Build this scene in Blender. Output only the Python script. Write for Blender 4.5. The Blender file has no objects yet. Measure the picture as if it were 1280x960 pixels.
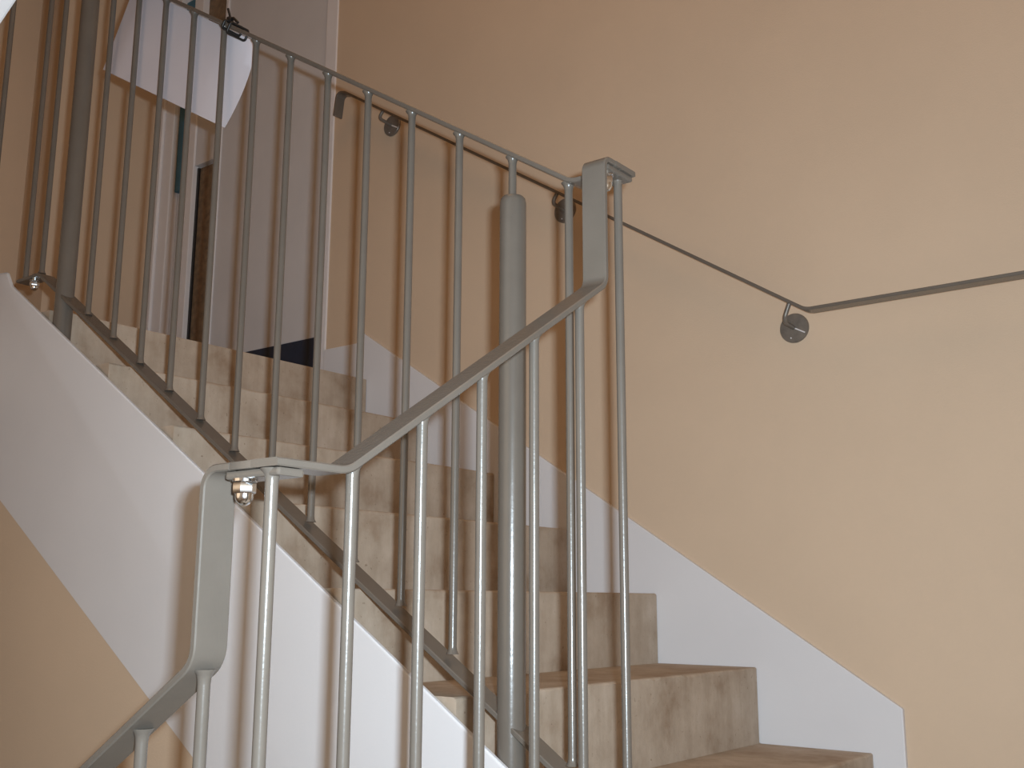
import bpy, bmesh, math, random
from mathutils import Vector, Matrix

C = bpy.context.scene.collection
ZO = 1.057                       # camera eye above the near landing's floor
L, W = 0.696, 1.826              # plane of the upper railing, plane of the cream back wall
T = 0.64414                      # slope of the stairs (rise / run)
TR, RI = 0.27989, 0.18029        # tread, riser
XN, ZN = -0.0391, -0.33618       # first nosing
LAND = ZN + 6 * RI               # level of the top landing
NEAR, MID = -1.057, ZN - RI      # near landing, quarter landing
BW, BT = 0.044, 0.009            # flat bar
X3 = -1.915                      # upper corner of the railing

# ------------------------------------------------------------------ materials
def nodes(name):
    m = bpy.data.materials.new(name); m.use_nodes = True
    nt = m.node_tree; b = nt.nodes['Principled BSDF']
    return m, nt, b
def noise(nt, scale, detail=4, rough=.55, vec=None):
    n = nt.nodes.new('ShaderNodeTexNoise'); n.inputs['Scale'].default_value = scale
    n.inputs['Detail'].default_value = detail; n.inputs['Roughness'].default_value = rough
    if vec is None:
        tc = nt.nodes.new('ShaderNodeTexCoord'); vec = tc.outputs['Object']
    nt.links.new(vec, n.inputs['Vector'])
    return n
def ramp(nt, fac, stops):
    r = nt.nodes.new('ShaderNodeValToRGB'); e = r.color_ramp.elements
    e[0].position, e[0].color = stops[0][0], (*stops[0][1], 1)
    e[1].position, e[1].color = stops[-1][0], (*stops[-1][1], 1)
    for p, c in stops[1:-1]:
        k = e.new(p); k.color = (*c, 1)
    nt.links.new(fac, r.inputs['Fac']); return r
def bump(nt, b, h, strength, dist=.002):
    k = nt.nodes.new('ShaderNodeBump'); k.inputs['Strength'].default_value = strength
    k.inputs['Distance'].default_value = dist
    nt.links.new(h, k.inputs['Height']); nt.links.new(k.outputs['Normal'], b.inputs['Normal'])
def plain(name, col, rough=.5, metal=0, var=.04, scale=30, bmp=0, spec=.5, bscale=None):
    m, nt, b = nodes(name)
    n = noise(nt, scale)
    lo = [max(0, c * (1 - var)) for c in col]; hi = [min(1, c * (1 + var)) for c in col]
    r = ramp(nt, n.outputs['Fac'], [(.3, lo), (.7, hi)])
    nt.links.new(r.outputs['Color'], b.inputs['Base Color'])
    b.inputs['Roughness'].default_value = rough; b.inputs['Metallic'].default_value = metal
    b.inputs['Specular IOR Level'].default_value = spec
    if bmp: bump(nt, b, noise(nt, bscale or scale * 8).outputs['Fac'], bmp)
    return m

M_WALL = plain('cream_wall_paint', (.60, .457, .33), .75, var=.03, scale=2.5, bmp=.25, spec=.25, bscale=220)
M_WHITE = plain('white_gloss_paint', (.67, .655, .665), .5, var=.02, scale=4, bmp=.08, spec=.3, bscale=120)
M_GREY = plain('grey_enamel', (.131, .112, .094), .25, var=.05, scale=18, bmp=.10, bscale=160, spec=.55)
M_DARK = plain('dark_brushed_steel', (.185, .162, .14), .36, metal=.3, var=.15, scale=60)
M_ZINC = plain('zinc_plated_steel', (.78, .80, .82), .16, metal=1, var=.05)
M_NAVY = plain('navy_vinyl', (.012, .022, .045), .5, var=.1)
M_TEAL = plain('teal_board', (.05, .15, .22), .6, var=.08)
M_DOOR = plain('pale_grey_laminate', (.62, .60, .60), .55, var=.03, scale=5)
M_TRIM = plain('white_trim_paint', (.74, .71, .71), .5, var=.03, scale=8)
M_BROWN = plain('brown_wood_infill', (.20, .135, .08), .6, var=.3, scale=40)
M_PAPER = plain('white_paper', (.66, .62, .66), .8, var=.02, scale=6, spec=.2)
M_TIE = plain('black_nylon', (.012, .011, .011), .45)
M_FLOOR = plain('dark_linoleum', (.05, .055, .07), .5, var=.2)
M_CEIL = plain('ceiling_paint', (.62, .55, .45), .9)
M_SCREW = plain('brass_screw', (.55, .38, .15), .3, metal=1)

def concrete():
    m, nt, b = nodes('worn_concrete')
    tc = nt.nodes.new('ShaderNodeTexCoord')
    big = noise(nt, 7, 7, .62, tc.outputs['Object'])
    col = ramp(nt, big.outputs['Fac'], [(.28, (.30, .215, .15)), (.45, (.42, .338, .262)), (.58, (.475, .39, .31)), (.72, (.54, .455, .375))])
    # runs of wear down the risers: noise stretched upright
    mp = nt.nodes.new('ShaderNodeMapping'); mp.inputs['Scale'].default_value = (34, 34, 5)
    nt.links.new(tc.outputs['Object'], mp.inputs['Vector'])
    st = noise(nt, 1, 5, .6, mp.outputs['Vector'])
    sr = ramp(nt, st.outputs['Fac'], [(.35, (.80, .76, .71)), (.62, (1.06, 1.05, 1.04))])
    mx = nt.nodes.new('ShaderNodeMixRGB'); mx.blend_type = 'MULTIPLY'; mx.inputs['Fac'].default_value = .42
    nt.links.new(col.outputs['Color'], mx.inputs['Color1']); nt.links.new(sr.outputs['Color'], mx.inputs['Color2'])
    # small dark pits
    pit = noise(nt, 120, 2, .5, tc.outputs['Object'])
    pr = ramp(nt, pit.outputs['Fac'], [(.24, (.55, .50, .45)), (.31, (1, 1, 1))])
    m2 = nt.nodes.new('ShaderNodeMixRGB'); m2.blend_type = 'MULTIPLY'; m2.inputs['Fac'].default_value = .8
    nt.links.new(mx.outputs['Color'], m2.inputs['Color1']); nt.links.new(pr.outputs['Color'], m2.inputs['Color2'])
    nt.links.new(m2.outputs['Color'], b.inputs['Base Color'])
    b.inputs['Roughness'].default_value = .85; b.inputs['Specular IOR Level'].default_value = .2
    bump(nt, b, noise(nt, 45, 8, .65, tc.outputs['Object']).outputs['Fac'], .45, .004)
    return m
M_CONC = concrete()

# ------------------------------------------------------------------ helpers
def up(p): return Vector((p[0], p[1], p[2] + ZO))
def obj(name, bm, mat, parent=None, smooth=None):
    bmesh.ops.recalc_face_normals(bm, faces=bm.faces[:])
    me = bpy.data.meshes.new(name); bm.to_mesh(me); bm.free()
    me.materials.append(mat)
    if smooth:
        for p in me.polygons: p.use_smooth = True
        me.set_sharp_from_angle(angle=math.radians(smooth))
    o = bpy.data.objects.new(name, me); C.objects.link(o)
    if parent is not None: attach(o, parent)
    return o
def attach(o, parent):
    o.parent = parent
    top = parent
    m = Matrix.Identity(4)
    chain = []
    while top is not None:
        chain.append(top); top = top.parent
    for p in reversed(chain):
        m = m @ (p.matrix_parent_inverse @ p.matrix_basis if p.parent else p.matrix_basis)
    o.matrix_parent_inverse = m.inverted()
def thing(name, label, cat, base, group=None):
    o = bpy.data.objects.new(name, None); C.objects.link(o); o.location = up(base)
    o.empty_display_size = .1
    o['label'] = label; o['category'] = cat
    if group: o['group'] = group
    return o
def tag(o, label, cat):
    o['label'] = label; o['category'] = cat; return o
def struct(o): o['kind'] = 'structure'; return o
def box(bm, a, b, bev=0):
    a = up(a); b = up(b)
    r = bmesh.ops.create_cube(bm, size=1)
    for v in r['verts']:
        v.co = Vector([(a[i] + b[i]) / 2 + v.co[i] * abs(b[i] - a[i]) for i in range(3)])
    if bev:
        es = list({e for v in r['verts'] for e in v.link_edges})
        bmesh.ops.bevel(bm, geom=es, offset=bev, segments=2, profile=.6, affect='EDGES')
    return bm
def boxm(a, b, bev=0): return box(bmesh.new(), a, b, bev)
def prism(pts, axis, a0, a1, bm=None, bev=0):
    """polygon pts in the plane across `axis` (0 x, 1 y, 2 z), extruded from a0 to a1"""
    bm = bm or bmesh.new()
    def mk(p, a):
        c = list(p); c.insert(axis, a); return up(c)
    lo = [bm.verts.new(mk(p, a0)) for p in pts]; hi = [bm.verts.new(mk(p, a1)) for p in pts]
    n = len(pts); fs = [bm.faces.new(lo), bm.faces.new(hi)]
    for i in range(n): fs.append(bm.faces.new((lo[i], lo[(i + 1) % n], hi[(i + 1) % n], hi[i])))
    if bev:
        bmesh.ops.recalc_face_normals(bm, faces=fs)
        es = {e for f in fs for e in f.edges}
        bmesh.ops.bevel(bm, geom=list(es), offset=bev, segments=2, profile=.6, affect='EDGES')
    return bm
def fillet(pts, rad, n=7):
    """3D polyline with rounded corners"""
    pts = [Vector(p) for p in pts]; out = [pts[0]]
    for i in range(1, len(pts) - 1):
        a, b, c = pts[i - 1], pts[i], pts[i + 1]
        d1 = (a - b).normalized(); d2 = (c - b).normalized()
        ang = d1.angle(d2)
        r = rad[i - 1] if isinstance(rad, (list, tuple)) else rad
        if r <= 0 or ang > 3.12: out.append(b); continue
        t = r / math.tan(ang / 2)
        t = min(t, (a - b).length * .49, (c - b).length * .49); r = t * math.tan(ang / 2)
        cen = b + (d1 + d2).normalized() * (r / math.sin(ang / 2))
        s, e = b + d1 * t - cen, b + d2 * t - cen
        tot = s.angle(e); ax = s.cross(e).normalized()
        for k in range(n + 1): out.append(cen + Matrix.Rotation(tot * k / n, 3, ax) @ s)
    out.append(pts[-1]); return out
def bar(pts, rad, waxis, w=BW, t=BT, bm=None, c=.0015):
    """flat bar swept along pts, its width along waxis"""
    bm = bm or bmesh.new(); P = fillet(pts, rad); wa = Vector(waxis)
    prof = [(w/2-c, t/2), (w/2, t/2-c), (w/2, -t/2+c), (w/2-c, -t/2), (-w/2+c, -t/2), (-w/2, -t/2+c), (-w/2, t/2-c), (-w/2+c, t/2)]
    rings = []
    for i, p in enumerate(P):
        d1 = (P[i] - P[i-1]).normalized() if i else None
        d2 = (P[i+1] - P[i]).normalized() if i < len(P) - 1 else None
        if d1 is None: tn, k = d2, 1
        elif d2 is None: tn, k = d1, 1
        else:
            tn = (d1 + d2).normalized(); k = 1 / max(.5, tn.dot(d1))
        nn = wa.cross(tn).normalized()
        rings.append([bm.verts.new(up(p + wa * a + nn * b * k)) for a, b in prof])
    for r0, r1 in zip(rings, rings[1:]):
        for i in range(8): bm.faces.new((r0[i], r0[(i+1) % 8], r1[(i+1) % 8], r1[i]))
    bm.faces.new(rings[0]); bm.faces.new(rings[-1]); return bm
def lathe(bm, prof, cen, axis='z', n=24):
    """prof: (radius, height) list around a vertical (or -y) axis at cen"""
    rings = []
    for r, h in prof:
        ring = []
        for i in range(n):
            a = 2 * math.pi * i / n
            q = (r * math.cos(a), r * math.sin(a), h) if axis == 'z' else (r * math.cos(a), -h, r * math.sin(a))
            ring.append(bm.verts.new(up((cen[0] + q[0], cen[1] + q[1], cen[2] + q[2]))))
        rings.append(ring)
    for a, b in zip(rings, rings[1:]):
        for i in range(n): bm.faces.new((a[i], a[(i+1) % n], b[(i+1) % n], b[i]))
    bm.faces.new(rings[0]); bm.faces.new(rings[-1]); return bm
def tube(pts, r, rad=0, n=12, bm=None):
    bm = bm or bmesh.new(); P = fillet(pts, rad, 8); rings = []
    for i, p in enumerate(P):
        d = (P[min(i+1, len(P)-1)] - P[max(i-1, 0)]).normalized()
        u = d.orthogonal().normalized()
        if rings:
            u = (lastu - d * lastu.dot(d)).normalized()
        lastu = u; v = d.cross(u)
        rings.append([bm.verts.new(up(p + (u * math.cos(2*math.pi*k/n) + v * math.sin(2*math.pi*k/n)) * r)) for k in range(n)])
    for a, b in zip(rings, rings[1:]):
        for i in range(n): bm.faces.new((a[i], a[(i+1) % n], b[(i+1) % n], b[i]))
    bm.faces.new(rings[0]); bm.faces.new(rings[-1]); return bm

# ------------------------------------------------------------------ room shell
TOP = 3.4
FLR = -2.9
struct(obj('wall_back', boxm((-1.954, W, FLR), (1.30, W + .12, TOP)), M_WALL))
# landing wall beyond the stairs: cream strip round the door and the narrow window
b = boxm((-3.32, W + .035, FLR), (-1.954, W + .12, TOP))
struct(obj('wall_landing', b, M_DOOR))
b = boxm((-3.25, 1.36, FLR), (-3.08, W + .03, TOP)); box(b, (-3.50, -1.25, FLR), (-3.30, 1.36, TOP))
box(b, (-3.30, 1.36, FLR), (-3.25, W + .03, TOP))
struct(obj('wall_left', b, M_WALL))
struct(obj('wall_right', boxm((1.17, -1.25, FLR), (1.30, W, TOP)), M_WALL))
struct(obj('wall_front', boxm((-3.30, -1.30, FLR), (1.17, -1.17, TOP)), M_WALL))
struct(obj('ceiling', boxm((-3.30, -1.17, TOP), (1.17, W, TOP + .1)), M_CEIL))
struct(obj('floor', boxm((-3.30, -1.17, FLR - .1), (1.17, W, FLR)), M_FLOOR))
# solid wall under the upper flight, flush below its white string
LOW0 = -.95158
pts = [(-.03, FLR), (-1.95, FLR), (-1.95, LOW0 + T*1.95), (-.03, LOW0 + T*.03)]
b = prism([(x, z - .0015 if z > FLR else z) for x, z in pts], 1, .6625, L - .002)
struct(obj('wall_under_stairs', b, M_WALL))

# ------------------------------------------------------------------ staircase (one concrete body)
st = thing('staircase', 'beige worn concrete staircase climbing to the left behind the railings, with white side band', 'stairs', (.2, 1.2, MID))
rnd = random.Random(4)
for j in range(6):
    x0 = XN - j * TR; z1 = ZN + j * RI
    dz = 0
    b = bmesh.new(); rows = []; ny = 56; y0, y1 = L - .021, W - .013; wv = 0
    for i in range(ny + 1):
        y = y0 + (y1 - y0) * i / ny
        wv = .7 * wv + rnd.gauss(0, .0011)
        c = .0035 + abs(wv) + (.004 if rnd.random() < .05 else 0)
        prof = [(x0, z1 - RI - .02), (x0, z1 - c), (x0 - c * .35, z1 - c * .35), (x0 - c, z1), (x0 - TR - .01, z1), (x0 - TR - .01, z1 - RI - .12)]
        rows.append([b.verts.new(up((px, y, pz))) for px, pz in prof])
    for a, c in zip(rows, rows[1:]):
        for k in range(6): b.faces.new((a[k], a[(k+1) % 6], c[(k+1) % 6], c[k]))
    b.faces.new(rows[0]); b.faces.new(rows[-1])
    obj('step', b, M_CONC, st)
b = boxm((XN - 6*TR, L + .028, LAND - .2), (-3.078, W - .013, LAND), .004); box(b, (-1.738, L - .021, LAND - .2), (-3.078, L + .0275, LAND)); box(b, (-2.022, .25, LAND - .2), (-3.298, L - .021, LAND))
obj('landing', b, M_CONC, st)
b = boxm((XN, L + .03, MID - .2), (1.168, W - .013, MID)); obj('landing', b, M_CONC, st)
# white string on the well side: straight band with rounded upper edge
HS0 = -.38506
ys = .660
b = prism([(-.03, HS0 + T*.03), (-1.924, HS0 + T*1.924 - .012), (-1.955, .886), (-2.02, .892), (-2.02, LOW0 + T*2.02), (-.03, LOW0 + T*.03)], 1, ys, .6678)
es = [e for e in b.edges if all(v.co.z > ZO + HS0 - T*v.co.x - .03 for v in e.verts)]
bmesh.ops.recalc_face_normals(b, faces=b.faces[:])
bmesh.ops.bevel(b, geom=es, offset=.0065, segments=4, profile=.5, affect='EDGES')
obj('stringer', b, M_WHITE, st, 40)
# the lower flight towards the far landing (three risers)
for j in range(2):
    y0 = .09 + j * .28; z1 = NEAR + RI * (j + 1)
    b = prism([(y0, NEAR - .2), (y0, z1), (L + .028, z1), (L + .028, NEAR - .2)], 0, .03, 1.168, bev=.004)
    obj('step', b, M_CONC, st)
obj('landing', boxm((.03, -1.168, NEAR - .2), (1.168, .088, NEAR)), M_CONC, st)
for j in range(6):
    x0 = -.03 - j * TR; z1 = NEAR - RI * (j + 1)
    b = prism([(x0, z1 - .3), (x0, z1), (x0 - TR, z1), (x0 - TR, z1 - .3)], 1, -1.168, -.03, bev=.004)
    obj('step', b, M_CONC, st)

# white stair skirting on the back wall
SK = -.21144
pts = [(.035, MID), (.035, SK - T*.035), (-1.772, SK + T*1.772), (-1.772, LAND - .02), (-1.70, LAND - .3), (.0, MID)]
b = prism(pts, 1, W - .011, W + .004, bev=.003)
struct(obj('baseboard_back', b, M_WHITE))
b = boxm((-1.773, W - .011, LAND - .02), (-1.944, W + .004, LAND + .136), .003)
struct(obj('baseboard_landing', b, M_WHITE))

# ------------------------------------------------------------------ landing door, narrow window, teal board
b = boxm((-1.944, W - .006, LAND - .01), (-2.004, W + .06, TOP), .003)
struct(obj('trim_1', b, M_TRIM))
dr = bpy.data.objects.new('door_1', None); C.objects.link(dr); dr.location = up((-2.32, W + .02, LAND)); struct(dr)
obj('door_leaf', boxm((-2.006, W + .012, LAND + .197), (-2.640, W + .052, TOP - .02), .003), M_DOOR, dr)
obj('kick_plate', boxm((-2.006, W + .010, LAND + .002), (-2.640, W + .040, LAND + .197), .002), M_NAVY, dr)
obj('edge_strip', boxm((-2.640, W + .004, LAND + .002), (-2.656, W + .052, TOP - .02), .002), M_TRIM, dr)
wn = bpy.data.objects.new('window_1', None); C.objects.link(wn); wn.location = up((-2.76, W + .02, LAND)); struct(wn)
obj('window_frame', boxm((-2.812, W, LAND + .001), (-2.875, W + .05, TOP - .02), .003), M_TRIM, wn)
obj('pane', boxm((-2.66, W + .030, LAND + .003), (-2.812, W + .045, 1.80)), M_BROWN, wn)
obj('pane', boxm((-2.66, W + .030, 2.30), (-2.812, W + .045, TOP - .03)), M_BROWN, wn)
obj('transom', boxm((-2.66, W + .008, 1.806), (-2.812, W + .05, 2.30), .002), M_DOOR, wn)
obj('gasket', boxm((-2.800, W + .022, LAND + .003), (-2.812, W + .032, 1.80)), M_TIE, wn)
b = boxm((-2.965, W - .006, LAND - .01), (-3.03, W + .05, TOP), .004); box(b, (-3.03, W - .018, LAND - .01), (-3.085, W + .05, TOP), .004)
struct(obj('trim_2', b, M_TRIM))
tag(obj('notice_board', boxm((-2.882, W + .015, 1.725), (-2.958, W + .036, 2.62), .003), M_TEAL),
    'narrow teal board on the wall beside the white window frame, behind the hanging paper', 'board')

# ------------------------------------------------------------------ railings
BR = .0072
def rod_prof(h, r=BR):
    """round bar with a small weld flare at either end, from z=0 to h"""
    return [(r*1.55, 0), (r*1.4, .002), (r*1.12, .006), (r, .012), (r, h-.016), (r*1.08, h-.010), (r*1.3, h-.005), (r*1.75, h-.001), (r*1.8, h)]
def rod(parent, x, y, z0, z1, src=None, r=BR, n=16):
    bm = lathe(bmesh.new(), rod_prof(z1 - z0, r), (x, y, z0), n=n)
    return obj('baluster', bm, M_GREY, parent, 50)
def post(parent, x, y, z0, z1, r=.0235):
    bm = lathe(bmesh.new(), [(r, 0), (r, z1-z0-.018), (r*.985, z1-z0-.011), (r*.93, z1-z0-.005), (r*.80, z1-z0-.0012), (r*.5, z1-z0)], (x, y, z0), n=40)
    return obj('post', bm, M_GREY, parent, 40)
def cap_nut(parent, x, y, z):
    """acorn nut hanging below z"""
    bm = lathe(bmesh.new(), [(.0135, 0), (.0135, -.003)], (x, y, z), n=24)
    lathe(bm, [(.0115, -.003), (.0125, -.0045), (.0125, -.0145), (.0115, -.016)], (x, y, z), n=6)
    dome = [(.0100, -.016)] + [(.0100 * math.cos(a), -.019 - .0100 * math.sin(a)) for a in [math.radians(k) for k in range(0, 86, 14)]]
    lathe(bm, dome, (x, y, z), n=24)
    return obj('cap_nut', bm, M_ZINC, parent, 40)

HT = .6451; HB = -.31101; HA = .0791; DEP = HT - HB
# --- lower flight, towards the far corner
ra = thing('stair_railing', 'grey steel railing nearest the camera, rising right from the corner with the shiny nut', 'railing', (0, .35, NEAR))
zc = .1435; yb = .092; yg = .626; zt = HT + T * .080 + .001
m0 = (zc - T*yb)
b = bar([(0, -.012, zc), (0, yb, zc), (0, yg, m0 + T*yg), (0, yg, zt), (0, L-.0405, zt)], [.045, .026, .020], (1, 0, 0))
box(b, (-.058, -.012, zc - BT/2), (-.0215, .032, zc + BT/2), .0015)
obj('handrail', b, M_GREY, ra, 35)
obj('joint_plate', boxm((-.069, -.008, zc - BT/2 - .0095), (.019, .028, zc - BT/2 - .0004), .003), M_GREY, ra)
cap_nut(ra, -.047, .002, zc - BT/2 - .009)
SA = L / 6
zb = HA - DEP
rod(ra, 0, 0, zb + .02, zc - BT/2 - .001)
for k in range(1, 6):
    y = k * SA; rod(ra, 0, y, zb + T*y, m0 + T*y - .004)
b = bar([(0, -.03, zb + .01), (0, .03, zb + .01), (0, L - .08, zb + T*(L-.08)), (0, L - .02, zb + T*(L-.08))], .03, (1, 0, 0))
obj('bottom_rail', b, M_GREY, ra, 35)
# --- flight below, in front of the camera at bottom left
yz = .010
rz = thing('stair_railing', 'short grey railing at the lower left corner, cranked up to the shiny nut', 'railing', (-.5, yz, NEAR - .6))
xg = -.104; zg = zc - .209
b = bar([(-1.75, yz, zg - T*(1.75+xg)), (xg, yz, zg), (xg, yz, zc), (-.0585, yz, zc)], [.034, .026], (0, 1, 0))
obj('handrail', b, M_GREY, rz, 35)
for k in range(14):
    x = -.1092 - k * .1075
    rod(rz, x, yz, zg + T*(x-xg) - DEP, zg + T*(x-xg) - .004)
b = bar([(-1.75, yz, zg - T*(1.75+xg) - DEP), (-.05, yz, zg - DEP - T*(xg+.05))], 0, (0, 1, 0))
obj('bottom_rail', b, M_GREY, rz, 35)
# --- upper flight
rb = thing('stair_railing', 'long grey railing with two thick round posts along the upper flight', 'railing', (-.9, L, MID))
xs = -.080
hz = HT + T * .080 + .001
xg2 = -1.862; zg2 = HT + T*1.862
b = bar([(.021, L, hz), (xs, L, hz), (xg2, L, zg2), (xg2, L, zg2 + .20), (X3 + .058, L, zg2 + .20)][:2] + [(xg2, L, zg2), (xg2, L, zg2 + .21), (X3 + .03, L, zg2 + .21)], [.045, .03, .02], (0, 1, 0))
box(b, (-.022, L - .039, hz - BT/2), (.022, L - .0215, hz + BT/2), .0015)
obj('handrail', b, M_GREY, rb, 35)
obj('joint_plate', boxm((-.020, L - .056, hz - BT/2 - .0095), (.018, L + .018, hz - BT/2 - .0004), .003), M_GREY, rb)
cap_nut(rb, .0, L - .036, hz - BT/2 - .009)
rod(rb, 0, L, HB - .02, hz - BT/2 - .001)
S, X0 = .12411, .09889
for j in range(0, 15):
    x = -(X0 + S*j); ztop = HT - T*x - .004; zbot = HB - T*x
    if j in (1, 13):
        post(rb, x + (.006 if j == 1 else .010), L - .003, (ZN if j == 1 else ZN + 5*RI) + .0008, ztop - .078)
        lathe_b = lathe(bmesh.new(), rod_prof(.0855), (x + (.003 if j == 1 else .006), L - .001, ztop - .0865), n=16)
        obj('baluster', lathe_b, M_GREY, rb, 50)
    else:
        if j == 14: zbot = .868
        rod(rb, x, L, zbot, ztop)
b = bar([(.03, L, HB - .01), (-.02, L, HB - .01), (-1.80, L, HB + T*1.80), (-1.85, L, .868), (X3 - .02, L, .868)][:1] + [(-.02, L, HB - .01), (-1.815, L, HB + T*1.815), (X3 - .012, L, HB + T*1.815)], [.03, .03], (0, 1, 0))
obj('bottom_rail', b, M_GREY, rb, 35)
cap_nut(rb, -1.862, L - .004, HB + T*1.815 - .005)
# --- next flight, top left
rc = thing('stair_railing', 'grey bars of the next railing, in the top left corner beyond the far thick post', 'railing', (X3, .45, LAND))
zc3 = .868; ztc = 2.07
rod(rb, X3, L - .003, HB + T*1.815 + .0045, 2.03)
for k in range(1, 4):
    y = L - .004 - k * .108
    rod(rc, X3, y, .905 + T*.108*(k-1), ztc + T*(.108*k - .055))
b = bar([(X3, .590, .886), (X3, .30, .886 + T*.290)], .03, (1, 0, 0))
obj('bottom_rail', b, M_GREY, rc, 35)
b = bar([(X3, L + .02, ztc + .004), (X3, L - .06, ztc + .004), (X3, .30, ztc + T*(L-.06-.30))], .03, (1, 0, 0))
obj('handrail', b, M_GREY, rc, 35)

# ------------------------------------------------------------------ handrail on the back wall
wr = thing('wall_handrail', 'thin grey wall handrail on three round brackets along the cream wall', 'handrail', (-.9, W, MID))
yw = W - .070; xb = -.115; zb0 = .712
xe = -1.800; ze = zb0 + .6455 * (xb - xe)
b = bar([(1.1, yw, zb0), (xb, yw, zb0), (xe, yw, ze), (xe - .040, yw, ze + .012), (xe - .052, yw, ze - .075)], [.05, .03, .035], (0, 1, 0), .040, .0085)
obj('handrail_bar', b, M_GREY, wr, 35)
for xd, zd in ((-.181, .691), (-.895, 1.170), (-1.640, 1.656), (.62, .645)):
    zr = zb0 + (.6455 * (xb - xd) if xd < xb else 0)
    dx = .018 if xd < xb else 0
    rail = (xd + dx, yw, (zb0 + .6455*(xb - xd - dx) if xd < xb else zb0) - .004)
    b = tube([rail, (xd, yw, zd + .004), (xd, W - .006, zd)], .0058, .020, 12)
    br = obj('bracket', b, M_DARK, wr, 50)
    bm = lathe(bmesh.new(), [(.0385, 0), (.0385, .005), (.0365, .0075), (.010, .0085)], (xd, W, zd), 'y', 40)
    pl = obj('cover_plate', bm, M_DARK, br, 30)
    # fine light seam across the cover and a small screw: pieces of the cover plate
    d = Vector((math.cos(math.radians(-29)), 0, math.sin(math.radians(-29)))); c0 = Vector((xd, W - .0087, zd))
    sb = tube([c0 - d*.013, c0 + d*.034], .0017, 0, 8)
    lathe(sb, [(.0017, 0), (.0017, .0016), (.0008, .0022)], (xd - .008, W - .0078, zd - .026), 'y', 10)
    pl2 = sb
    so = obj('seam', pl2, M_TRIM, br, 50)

# ------------------------------------------------------------------ paper hung on the upper railing with a cable tie
def paper():
    bm = bmesh.new(); nu, nv = 24, 10
    BL = Vector((-1.664, L + .0165, 1.425)); BRr = Vector((-1.106, L + .0165, 1.098))
    u = (BRr - BL); v = Vector((.505, 0, .863)) * .259
    g = {}
    for side in (0, 1):
        for i in range(nu + 1):
            for k in range(nv + 1):
                a, c = i / nu, k / nv
                p = BL + u * a + v * c
                e = max(0, (a - .80) / .20)
                p.x += e * (.05 * c - .11 * c * c)
                p.y += .0015 * math.sin(3 * a + 1.5 * c) + .012 * max(0, 1 - a / .14) + .035 * e * e * (.3 + .7*c) + side * .0006
                lim = HT - T * p.x - .0075
                p.z = min(p.z, lim)
                g[side, i, k] = bm.verts.new(up(p))
    for i in range(nu):
        for k in range(nv):
            for s in (0, 1): bm.faces.new([g[s, i, k], g[s, i+1, k], g[s, i+1, k+1], g[s, i, k+1]])
    rim = [(i, 0) for i in range(nu)] + [(nu, k) for k in range(nv)] + [(i, nv) for i in range(nu, 0, -1)] + [(0, k) for k in range(nv, 0, -1)]
    for (a, b_), (c, d) in zip(rim, rim[1:] + rim[:1]):
        bm.faces.new([g[0, a, b_], g[0, c, d], g[1, c, d], g[1, a, b_]])
    return bm
tag(obj('paper_sheet', paper(), M_PAPER, None, 60), 'blank white paper sheet hung behind the bars under the upper handrail', 'paper')
xt = -1.048; ztie = HT - T * xt
n1 = Vector((T, 0, 1)).normalized(); c0 = Vector((xt, L, ztie))
e1 = Vector((0, 1, 0))
def ring(dx, r, hi, lo, wd):
    c = c0 + Vector((dx, 0, -T * dx))
    return fillet([c + n1*hi + e1*wd*.2, c + n1*hi - e1*wd, c - n1*lo - e1*wd, c - n1*lo + e1*wd, c + n1*hi + e1*wd, c + n1*hi + e1*wd*.2], .006)
b = tube(ring(-.012, 0, .0092, .0105, .0262), .0034, 0, 8)
tube(ring(.010, 0, .0095, .016, .0262), .0030, 0, 8, b)
k0 = c0 + n1*.011 + Vector((-.012, -.012, .012*T))
tube([k0, k0 + n1*.012 + Vector((-.004, -.004, 0)), k0 + n1*.030 + Vector((-.020, -.006, .006))], .0028, .01, 8, b)
tube([k0, k0 + Vector((.014, -.003, .003)), k0 + Vector((.034, -.004, -.017))], .0034, .008, 8, b)
box(b, k0 - Vector((.007, .007, .003)), k0 + Vector((.005, .006, .010)), .0015)
tag(obj('cable_tie', b, M_TIE, None, 50), 'black plastic cable tie fastening the white paper to the upper handrail', 'cable tie')

# ------------------------------------------------------------------ white flight overhead, just in the top left corner
su = thing('staircase', 'white edge of another stair flight overhead in the top left corner', 'stairs', (-.2, 0, .95))
def up_line(x): return .928 + .56 * (x + .668)
b = prism([(-.98, up_line(-.98)), (.2, up_line(.2)), (.2, up_line(.2) + .5), (-.98, up_line(-.98) + .5)], 1, -.06, 0, bev=.004)
obj('stringer', b, M_WHITE, su)
b = prism([(-.98, up_line(-.98) + .03), (.2, up_line(.2) + .03), (.2, up_line(.2) + .2), (-.98, up_line(-.98) + .2)], 1, -1.168, -.06)
obj('stair_slab', b, M_CEIL, su)

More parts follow.
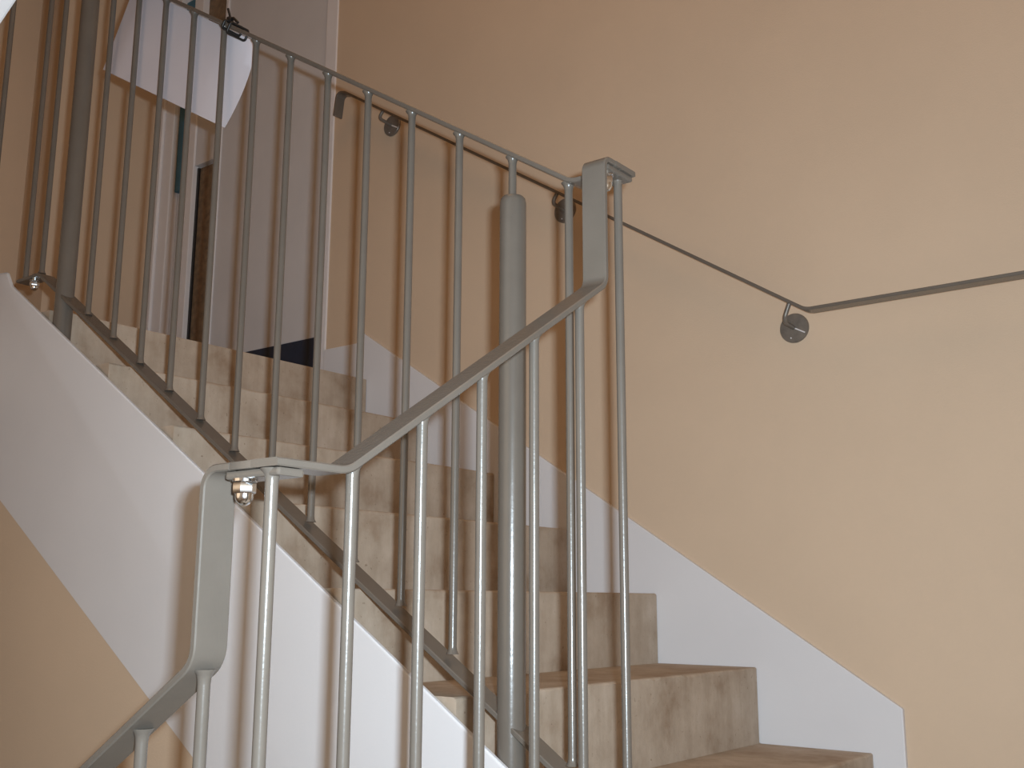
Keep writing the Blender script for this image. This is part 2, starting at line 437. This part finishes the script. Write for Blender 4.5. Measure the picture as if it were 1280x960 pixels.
# ------------------------------------------------------------------ camera and light
cx, cy = .90277, -.74727
F_, PIT, ROL, YAW = 1354.83, math.radians(11.38347), math.radians(.20732), math.radians(37.88738)
fw = Vector((-math.sin(YAW)*math.cos(PIT), math.cos(YAW)*math.cos(PIT), math.sin(PIT)))
rt = Vector((math.cos(YAW), math.sin(YAW), 0)); uu = rt.cross(fw)
R = rt*math.cos(ROL) + uu*math.sin(ROL); U = -rt*math.sin(ROL) + uu*math.cos(ROL)
cam = bpy.data.cameras.new('camera'); co = bpy.data.objects.new('camera', cam); C.objects.link(co)
cam.sensor_fit = 'HORIZONTAL'; cam.sensor_width = 36; cam.lens = F_ * 36 / 1280; cam.clip_start = .01
mw = Matrix((( R.x, U.x, -fw.x, cx), (R.y, U.y, -fw.y, cy), (R.z, U.z, -fw.z, ZO), (0, 0, 0, 1)))
co.matrix_world = mw
bpy.context.scene.camera = co

# the camera's own flash: small, right of and above the lens
fl = bpy.data.lights.new('flash', 'AREA'); fl.shape = 'RECTANGLE'; fl.size = .030; fl.size_y = .016
fl.energy = 51.5; fl.color = (.75, .89, 1)
fo = bpy.data.objects.new('flash', fl); C.objects.link(fo)
fm = mw.copy(); fm.translation = Vector((cx, cy, ZO)) + R*.044 + U*.044 + fw*.01
fo.matrix_world = fm
# warm stairwell lamp under the ceiling
al = bpy.data.lights.new('ceiling_lamp', 'AREA'); al.shape = 'DISK'; al.size = 1.7; al.energy = 9.5; al.color = (1, .53, .21)
ao = bpy.data.objects.new('ceiling_lamp', al); C.objects.link(ao); ao.location = (-.6, .35, ZO + TOP - .06)
al2 = bpy.data.lights.new('landing_lamp', 'AREA'); al2.shape = 'DISK'; al2.size = 1.0; al2.energy = 2.2; al2.color = (1, .53, .21)
ao2 = bpy.data.objects.new('landing_lamp', al2); C.objects.link(ao2); ao2.location = (.7, 1.3, ZO + TOP - .06)

al3 = bpy.data.lights.new('fill_light', 'AREA'); al3.shape = 'DISK'; al3.size = 1.5; al3.energy = 5.5; al3.color = (1, .74, .50)  # added soft fill from the near side to lift the stringer; no known lamp
ao3 = bpy.data.objects.new('fill_light', al3); C.objects.link(ao3); ao3.location = (-.8, -1.10, ZO + .5)
ao3.rotation_euler = (math.radians(90), 0, math.radians(0))
w = bpy.data.worlds.new('world'); bpy.context.scene.world = w; w.use_nodes = True
w.node_tree.nodes['Background'].inputs[0].default_value = (1, .6, .3, 1)
w.node_tree.nodes['Background'].inputs[1].default_value = .0
vs = bpy.context.scene.view_settings
vs.view_transform = 'Standard'; vs.look = 'None'; vs.gamma = 1; vs.use_curve_mapping = False; vs.exposure = 0
